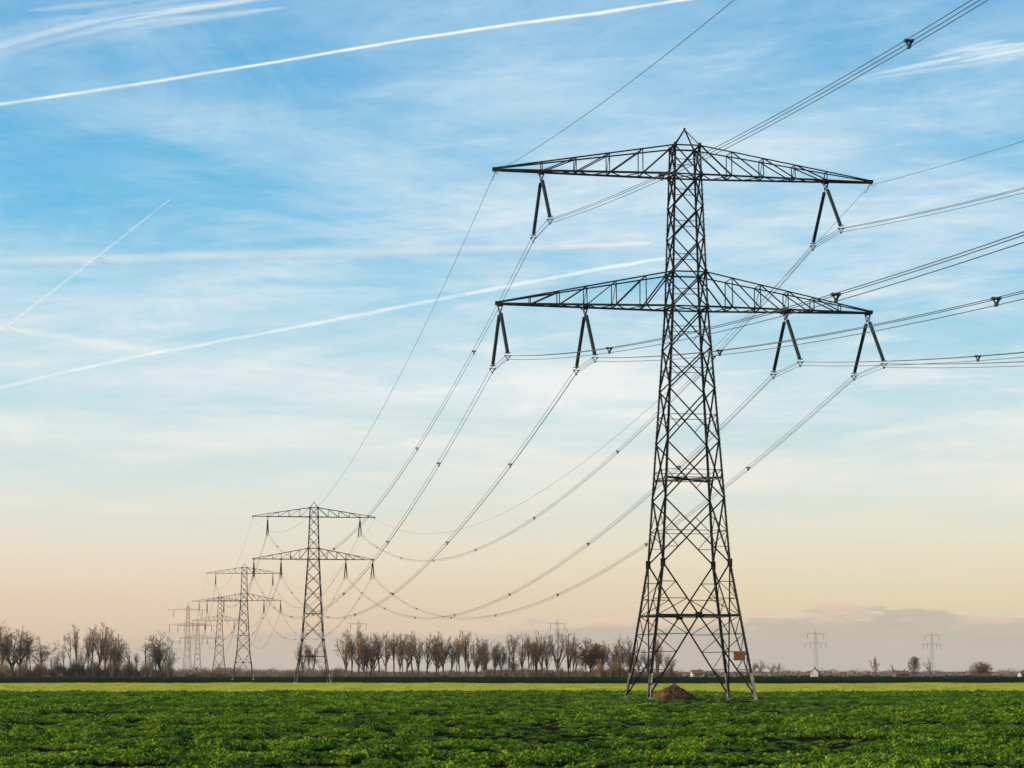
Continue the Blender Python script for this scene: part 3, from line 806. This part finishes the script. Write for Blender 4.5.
# ---------------------------------------------------------------- farm buildings beyond the dyke
def farmhouse(px, Y, w, dpt, eave, ridge, wall, roof, rz, lab, name='farmhouse', nwin=2):
    root = empty(name, (x_at(px, Y), Y, -1.6), rz); tag(root, lab, 'building', 'farm buildings on the horizon')
    mb = MB(); W, D = w/2, dpt/2
    v = [(-W,-D,0),(W,-D,0),(W,D,0),(-W,D,0),(-W,-D,eave),(W,-D,eave),(W,D,eave),(-W,D,eave),(-W,0,ridge),(W,0,ridge)]
    f = [(0,1,5,4),(2,3,7,6),(1,2,6,9,5),(3,0,4,8,7)]
    link_mesh('wall', v, f, wall, root)
    sl = (ridge-eave)/D; o = 0.35; t = 0.18
    v = []; 
    for x in (-W-o, W+o):
        v += [(x, -D-o, eave-sl*o+.05), (x, 0, ridge+.05), (x, D+o, eave-sl*o+.05), (x, D+o, eave-sl*o+.05+t), (x, 0, ridge+.05+t), (x, -D-o, eave-sl*o+.05+t)]
    f = [(0,1,7,6),(1,2,8,7),(3,4,10,9),(4,5,11,10),(0,6,11,5),(2,3,9,8),(0,5,4,1),(1,4,3,2),(6,7,10,11),(7,8,9,10)]
    ro = link_mesh('roof', v, f, roof, root)
    mb = MB(); mb.box((W*0.5, 0.2, ridge+0.5), (0.7, 0.7, 1.4)); mb.build('chimney', M['brick'], ro)
    mb = MB(); mb.box((0, -D-0.03, 1.05), (1.4, 0.06, 2.1)); mb.build('door', M['bark'], root)
    for i in range(nwin):
        x = -W + w*(i+0.5)/nwin
        if abs(x) < 1.3: x += 2
        mb = MB(); mb.box((x, -D-0.03, 1.6), (1.2, 0.06, 1.2)); mb.build('window', M['glass'], root)
farmhouse(815, 1470, 4.5, 5, 2.8, 5.4, M['white_wall'], M['white_wall'], 1.2, 'small white gabled house at the foot of the left hazy pylon')
farmhouse(901, 1480, 8.5, 8, 2.0, 3.9, M['brick'], M['tile'], 0.1, 'low shed with dull red roof behind the thin bare tree', 'farm_shed', 4)
farmhouse(366, 1490, 6, 8, 3.6, 5.4, M['brick'], M['white_wall'], -0.1, 'pale-roofed farmhouse half hidden behind the left end of the tree row')
farmhouse(520, 1480, 42, 14, 2.3, 4.4, M['slate'], M['slate'], 0.02, 'long low dark blue-grey barn behind the tree row', 'barn', 6)
farmhouse(697, 1480, 7, 9, 2.4, 4.4, M['white_wall'], M['tile'], 0.1, 'whitish farmhouse seen between the legs of the large pylon')
farmhouse(711, 1480, 5.5, 6, 2.2, 3.8, M['white_wall'], M['slate'], 0.1, 'small pale house just right of the whitish farmhouse, seen under the large pylon')
farmhouse(1022, 1470, 3.6, 5, 2.2, 3.5, M['white_wall'], M['slate'], 0.2, 'small white house cut by the right edge of the photo')
# slanting dark marker post by the second pylon
mb = MB(); mb.tube([(0, 0, -0.3), (0.5, 0, 1.6), (1.1, 0, 4.3)], [0.22, 0.2, 0.1], 8)
mb.beam((0.5, 0, 1.6), (1.5, 0, 3.0), 0.18)
po = mb.build('marker_post', M['bark_dark']); po.location = (x_at(331, 700), 700, -1.6)
tag(po, 'dark slanting forked post just right of the second pylon', 'post')

# ---------------------------------------------------------------- contrails high in the sky
def contrail_mat(name, dens, soft, nscale, lo=0.3, hi=0.7, stretch=(1, 1, 1)):
    m, nt, b, out = mat(name); nt.nodes.remove(b)
    df = nt.nodes.new('ShaderNodeBsdfDiffuse'); df.inputs[0].default_value = (0.86, 0.93, 1.0, 1)
    tl = nt.nodes.new('ShaderNodeBsdfTranslucent'); tl.inputs[0].default_value = (0.86, 0.93, 1.0, 1)
    nv = nt.nodes.new('ShaderNodeCombineXYZ')           # ice haze scatters the sun evenly, whatever way its surface faces
    for q_, c_ in enumerate(SUN_DIR): nv.inputs[q_].default_value = c_
    nt.links.new(nv.outputs[0], df.inputs['Normal']); nt.links.new(nv.outputs[0], tl.inputs['Normal'])
    m1 = nt.nodes.new('ShaderNodeMixShader'); m1.inputs[0].default_value = 0.5
    nt.links.new(df.outputs[0], m1.inputs[1]); nt.links.new(tl.outputs[0], m1.inputs[2])
    tp = nt.nodes.new('ShaderNodeBsdfTransparent')
    mx = nt.nodes.new('ShaderNodeMixShader')
    lw = nt.nodes.new('ShaderNodeLayerWeight'); lw.inputs[0].default_value = 0.5
    inv = nt.nodes.new('ShaderNodeMath'); inv.operation = 'SUBTRACT'; inv.inputs[0].default_value = 1.0; nt.links.new(lw.outputs['Facing'], inv.inputs[1])
    pw = nt.nodes.new('ShaderNodeMath'); pw.operation = 'POWER'; pw.inputs[1].default_value = soft; nt.links.new(inv.outputs[0], pw.inputs[0])
    tc = nt.nodes.new('ShaderNodeTexCoord')
    mp = nt.nodes.new('ShaderNodeMapping'); mp.inputs['Scale'].default_value = stretch; nt.links.new(tc.outputs['Object'], mp.inputs[0])
    n = nt.nodes.new('ShaderNodeTexNoise'); n.inputs['Scale'].default_value = nscale; n.inputs['Detail'].default_value = 9; nt.links.new(mp.outputs[0], n.inputs['Vector'])
    mr = nt.nodes.new('ShaderNodeMapRange'); mr.inputs['From Min'].default_value = lo; mr.inputs['From Max'].default_value = hi; nt.links.new(n.outputs['Fac'], mr.inputs['Value'])
    mr.inputs['To Min'].default_value = 0.25
    ml = nt.nodes.new('ShaderNodeMath'); ml.operation = 'MULTIPLY'; nt.links.new(pw.outputs[0], ml.inputs[0]); nt.links.new(mr.outputs[0], ml.inputs[1])
    m2 = nt.nodes.new('ShaderNodeMath'); m2.operation = 'MULTIPLY'; m2.use_clamp = True; nt.links.new(ml.outputs[0], m2.inputs[0]); m2.inputs[1].default_value = dens
    nt.links.new(m2.outputs[0], mx.inputs[0]); nt.links.new(tp.outputs[0], mx.inputs[1]); nt.links.new(m1.outputs[0], mx.inputs[2]); nt.links.new(mx.outputs[0], out.inputs[0])
    return m
def contrail(pts, lab, m, alt=9000.0, wob=0.5, seed=0, strands=0):
    r = np.random.default_rng(seed)
    def tube(pts, wob, smooth_n, taper):
        W = []
        for x, y, w in pts:
            d = ray(x, y); t = (alt - EYE)/d.z; W.append((Vector((0, 0, EYE)) + d*t, w/2/FPX*t))
        C, Rr = [], []; nseg = 26
        for (p, a), (q, b) in zip(W, W[1:]):
            for i in range(nseg):
                t = i/nseg; C.append(p.lerp(q, t)); Rr.append(a + (b-a)*t)
        n = len(C); K = smooth_n
        sm = lambda: np.convolve(r.normal(0, 1, n + 2*K), np.ones(K)/K, 'same')[K:K+n]*math.sqrt(K/5)*0.45
        k, k2 = sm(), sm()
        if taper: Rr = [a*max(0.04, math.sin(math.pi*(i+0.5)/n))**0.7 for i, a in enumerate(Rr)]
        else: Rr[-1] *= 0.5; Rr[0] *= 0.6
        return [c + Vector((0, 0, float(kk)*rad*wob)) for c, kk, rad in zip(C, k, Rr)], [rad*(1 + 0.3*float(q)) for rad, q in zip(Rr, k2)]
    if not strands:
        P, Q = tube(pts, wob, 7 if pts[1][2] < 8 else 41, False); mid = P[len(P)//2]
        mb = MB(); mb.tube([p - mid for p in P], Q, 18, True)
        o = mb.build('contrail', m, smooth=True); o.location = mid
    else:
        mx_, my_, _ = pts[len(pts)//2]; d = ray(mx_, my_); mid = Vector((0, 0, EYE)) + d*((alt - EYE)/d.z)
        o = empty('contrail', mid)
        xs = [p[0] for p in pts]; ys = [p[1] for p in pts]; ws = [p[2] for p in pts]
        for i in range(strands):
            a = r.uniform(0, 0.6); b = a + r.uniform(0.3, 0.5); off = r.normal(0, 0.26); sl = r.normal(0, 0.10); wd = r.uniform(0.18, 0.6)
            sp_ = []
            for t in np.linspace(a, min(b, 1.0), 4):
                x = xs[0] + (xs[-1]-xs[0])*t; y = float(np.interp(x, xs, ys)); w_ = float(np.interp(x, xs, ws))
                sp_.append((x, y + w_*(off + sl*(t - a)*4), w_*wd))
            P, Q = tube(sp_, 0.1, 41, True)
            mb = MB(); mb.tube([p - mid for p in P], Q, 16, True); mb.build('wisp', m, o, smooth=True)
    tag(o, lab, 'contrail', 'contrails in the sky'); return o
cm1 = contrail_mat('contrail_fresh', 0.75, 1.6, 0.0012); cm1b = contrail_mat('contrail_thin', 0.9, 1.0, 0.0012)
cm2 = contrail_mat('contrail_soft', 0.6, 1.6, 0.0009)
cm3 = contrail_mat('contrail_old', 0.16, 2.4, 0.00035, 0.36, 0.7)
cm4 = contrail_mat('contrail_wisp', 0.32, 2.4, 0.0002, 0.38, 0.66)
contrail([(-60, 113, 5), (130, 85.5, 4.6), (270, 63, 4.2), (400, 41, 4.4), (512, 24.5, 4.8), (600, 13, 5), (720, -6, 5)], 'long bright white contrail crossing the upper left sky, the topmost sharp one', cm1, wob=0.3, seed=1)
contrail([(-60, 401, 7), (0, 388, 6.5), (70, 371, 5.5), (150, 354, 5.5), (250, 336, 5), (360, 315, 5.5), (440, 299, 5.5), (520, 284, 6), (600, 269, 6), (680, 256, 4)], 'long soft contrail rising from the left edge to behind the large pylon', cm2, wob=0.4, seed=2)
contrail([(4, 329, 4.2), (60, 286, 3.6), (115, 243, 2.8), (172, 198, 1.2)], 'short straight diagonal contrail thinning to a point, left of centre', cm1b, wob=0.12, seed=3)
contrail([(-80, 68, 44), (0, 50, 38), (60, 33, 30), (150, 15, 24), (300, -6, 20)], 'broad blurred old contrail in the top left corner', cm3, seed=4, strands=26)
contrail([(-60, 263, 12), (100, 259, 14), (250, 254, 16), (400, 251, 14), (560, 247, 10), (660, 243, 6)], 'faint level wispy contrail between the bright top one and the long soft one', cm4, wob=0.1, seed=5)
contrail([(850, 82, 6), (900, 73, 12), (960, 61, 18), (1080, 42, 24)], 'broad faint contrail at the top right, right of the large pylon', cm3, seed=6, strands=14)
contrail([(-40, 322, 8), (60, 336, 12), (160, 352, 15), (280, 368, 16), (390, 382, 10)], 'faint blurred contrail sloping down to the right across the long soft one', cm4, wob=0.1, seed=7)

# ---------------------------------------------------------------- haze
HZ = True
if HZ:
    mb = MB(); mb.box((0, 4198, 32.0), (11400, 9800, 70.0))      # z -3 .. 67
    m = bpy.data.materials.new('haze_air'); m.use_nodes = True; nt = m.node_tree
    nt.nodes.remove(nt.nodes['Principled BSDF'])
    vol = nt.nodes.new('ShaderNodeVolumePrincipled'); vol.inputs['Color'].default_value = (0.86, 0.9, 0.95, 1); vol.inputs['Density'].default_value = 0.00002
    vol.inputs['Anisotropy'].default_value = 0.2
    nt.links.new(vol.outputs[0], nt.nodes['Material Output'].inputs['Volume'])
    hz = mb.build('haze', m); tag(hz, kind='stuff', label='thin pale haze lying over the flat land towards the horizon', cat='haze')

# ---------------------------------------------------------------- sky
el = math.asin(SUN_DIR.z); rot = math.atan2(SUN_DIR.x, SUN_DIR.y)
w = bpy.data.worlds.new('World'); scene.world = w; w.use_nodes = True
nt = w.node_tree; N = nt.nodes; Lk = nt.links
bg = N['Background']
sky = N.new('ShaderNodeTexSky'); sky.sky_type = 'NISHITA'; sky.sun_disc = False; sky.sun_elevation = el; sky.sun_rotation = rot; sky.air_density = 1.2; sky.dust_density = 1.5
def srgb(r, g, b):
    f = lambda c: (c/255/12.92) if c/255 <= 0.04045 else ((c/255+0.055)/1.055)**2.4
    return (f(r), f(g), f(b), 1)
tc = N.new('ShaderNodeTexCoord'); sp = N.new('ShaderNodeSeparateXYZ'); Lk.new(tc.outputs['Generated'], sp.inputs[0])
def math_(op, a, b=None, clamp=False):
    n = N.new('ShaderNodeMath'); n.operation = op; n.use_clamp = clamp
    for i, q in enumerate((a, b)):
        if q is None: continue
        if isinstance(q, (int, float)): n.inputs[i].default_value = q
        else: Lk.new(q, n.inputs[i])
    return n.outputs[0]
def ramp(fac, stops, interp='EASE'):
    r = N.new('ShaderNodeValToRGB'); cr = r.color_ramp; cr.interpolation = interp
    cr.elements[0].position = stops[0][0]; cr.elements[0].color = stops[0][1]
    cr.elements[1].position = stops[-1][0]; cr.elements[1].color = stops[-1][1]
    for p, c in stops[1:-1]: e = cr.elements.new(p); e.color = c
    Lk.new(fac, r.inputs[0]); return r.outputs[0]
def mix(fac, a, b):
    m = N.new('ShaderNodeMix'); m.data_type = 'RGBA'
    if isinstance(fac, (int, float)): m.inputs[0].default_value = fac
    else: Lk.new(fac, m.inputs[0])
    for i, q in ((6, a), (7, b)):
        if isinstance(q, tuple): m.inputs[i].default_value = q
        else: Lk.new(q, m.inputs[i])
    return m.outputs[2]
def maprange(v, a, b, c=0.0, d=1.0, smooth=True):
    m = N.new('ShaderNodeMapRange'); m.interpolation_type = 'SMOOTHSTEP' if smooth else 'LINEAR'
    Lk.new(v, m.inputs['Value'])
    for k, q in (('From Min', a), ('From Max', b), ('To Min', c), ('To Max', d)): m.inputs[k].default_value = q
    return m.outputs['Result']
def noise(vec, sc, det=6, rough=0.55, dist=0.0):
    n = N.new('ShaderNodeTexNoise'); Lk.new(vec, n.inputs['Vector']); n.inputs['Scale'].default_value = sc; n.inputs['Detail'].default_value = det; n.inputs['Roughness'].default_value = rough; n.inputs['Distortion'].default_value = dist
    return n.outputs['Fac']
z = math_('MAXIMUM', sp.outputs['Z'], 0.0)
azr = math_('DIVIDE', sp.outputs['X'], math_('MAXIMUM', math_('ABSOLUTE', sp.outputs['Y']), 0.05))
hi_ = [(0.078, srgb(216, 230, 226)), (0.115, srgb(188, 222, 232)), (0.158, srgb(142, 206, 234)), (0.2, srgb(98, 187, 230)), (0.28, srgb(70, 163, 219)), (0.5, srgb(60, 112, 170)), (1.0, srgb(44, 80, 135))]
left_ = ramp(z, [(0.0, srgb(210, 190, 172)), (0.012, srgb(222, 197, 173)), (0.03, srgb(232, 209, 183)), (0.050, srgb(234, 223, 202))] + hi_, 'LINEAR')
right_ = ramp(z, [(0.0, srgb(206, 194, 176)), (0.012, srgb(218, 204, 178)), (0.03, srgb(230, 214, 180)), (0.050, srgb(230, 225, 197))] + hi_, 'LINEAR')
clear = mix(maprange(azr, -0.15, 0.18), left_, right_)
# high cirrus: noise laid out on a level cloud sheet, so it foreshortens towards the horizon
den = math_('ADD', z, 0.035)
cx = math_('DIVIDE', sp.outputs['X'], den); cy = math_('DIVIDE', sp.outputs['Y'], den)
cb = N.new('ShaderNodeCombineXYZ'); Lk.new(cx, cb.inputs[0]); Lk.new(cy, cb.inputs[1])
mp = N.new('ShaderNodeMapping'); Lk.new(cb.outputs[0], mp.inputs[0]); mp.inputs['Rotation'].default_value = (0, 0, 0.25); mp.inputs['Scale'].default_value = (0.55, 0.9, 1)
c1 = maprange(noise(mp.outputs[0], 0.55, 8, 0.66, 0.8), 0.36, 0.76)
mp2 = N.new('ShaderNodeMapping'); Lk.new(cb.outputs[0], mp2.inputs[0]); mp2.inputs['Location'].default_value = (3.1, 7.7, 0); mp2.inputs['Rotation'].default_value = (0, 0, -0.5); mp2.inputs['Scale'].default_value = (1.0, 0.5, 1)
c2 = maprange(noise(mp2.outputs[0], 1.6, 9, 0.70, 1.2), 0.42, 0.78)
cir = math_('ADD', math_('MULTIPLY', c1, 0.75), math_('MULTIPLY', c2, 0.32), True)
cb3 = N.new('ShaderNodeCombineXYZ'); Lk.new(azr, cb3.inputs[0]); Lk.new(math_('ADD', math_('MULTIPLY', sp.outputs['Z'], 7.0), math_('MULTIPLY', azr, -0.5)), cb3.inputs[1])
st1 = maprange(noise(cb3.outputs[0], 5.5, 8, 0.6, 0.5), 0.42, 0.72)
st2 = maprange(noise(cb3.outputs[0], 16.0, 8, 0.62, 0.7), 0.48, 0.75)
mid_ = math_('MULTIPLY', maprange(z, 0.02, 0.09), maprange(z, 0.27, 0.13, 0.35, 1.0))
milk = math_('MULTIPLY', math_('MULTIPLY', mid_, maprange(azr, -0.25, 0.15, 0.45, 1.0)), math_('ADD', math_('MULTIPLY', st1, 0.75), math_('MULTIPLY', st2, 0.45)))
cir = math_('ADD', cir, milk, True)
cirf = math_('MULTIPLY', cir, maprange(z, 0.012, 0.09))
ccol = ramp(z, [(0.0, srgb(236, 215, 190)), (0.06, srgb(245, 233, 214)), (0.11, srgb(243, 245, 243)), (0.18, srgb(228, 240, 246)), (0.3, srgb(198, 230, 246))], 'LINEAR')
skyc = mix(cirf, clear, ccol)
# low cloud bank near the horizon
az = math_('DIVIDE', sp.outputs['X'], math_('MAXIMUM', math_('ABSOLUTE', sp.outputs['Y']), 0.05))
cb2 = N.new('ShaderNodeCombineXYZ'); Lk.new(az, cb2.inputs[0]); Lk.new(math_('MULTIPLY', sp.outputs['Z'], 4.2), cb2.inputs[1])
nb = noise(cb2.outputs[0], 14.0, 8, 0.6, 0.3)
nb2 = noise(cb2.outputs[0], 34.0, 8, 0.62, 0.5)
edge = math_('ADD', math_('ADD', math_('MULTIPLY', nb, 0.032), math_('MULTIPLY', nb2, 0.015)), maprange(az, -0.05, 0.12, -0.004, 0.004))
dlt = math_('SUBTRACT', edge, z)
bank = maprange(math_('SUBTRACT', dlt, 0.0035), -0.0012, 0.0022)
bank = math_('MULTIPLY', bank, maprange(az, -0.24, 0.10, 0.35, 0.85))
skyc = mix(bank, skyc, mix(nb2, srgb(184, 177, 166), srgb(203, 192, 176)))
rim = math_('MULTIPLY', math_('MULTIPLY', maprange(dlt, 0.0007, 0.0040), maprange(dlt, 0.0095, 0.0050)), maprange(nb2, 0.42, 0.62, 0.0, 0.7))
skyc = mix(rim, skyc, srgb(240, 206, 182))
# nishita sky carries the part of the light that comes from behind the camera
skn = N.new('ShaderNodeVectorMath'); skn.operation = 'SCALE'; skn.inputs['Scale'].default_value = 0.10; Lk.new(sky.outputs[0], skn.inputs[0])
fin = mix(0.96, skn.outputs[0], skyc)
Lk.new(fin, bg.inputs[0]); bg.inputs[1].default_value = 2**-0.6

sl = bpy.data.lights.new('sun', 'SUN'); sl.energy = 5.0; sl.angle = math.radians(0.6); sl.color = (1.0, 0.86, 0.64)
so = bpy.data.objects.new('sun', sl); col.objects.link(so); so.rotation_euler = SUN_DIR.to_track_quat('Z', 'Y').to_euler()

# ---------------------------------------------------------------- camera and render
cam = bpy.data.cameras.new('camera'); co = bpy.data.objects.new('camera', cam); col.objects.link(co)
cam.sensor_width = 36.0; cam.lens = FPX/1024*36.0; cam.clip_start = 0.5; cam.clip_end = 600000
co.location = (0, 0, EYE); co.rotation_euler = (math.pi/2 + PITCH, 0, 0)
scene.camera = co
scene.view_settings.view_transform = 'Standard'; scene.view_settings.look = 'None'; scene.view_settings.exposure = 0.6; scene.view_settings.gamma = 1
scene.render.engine = 'CYCLES'
scene.cycles.max_bounces = 6; scene.cycles.transparent_max_bounces = 24; scene.cycles.volume_bounces = 0
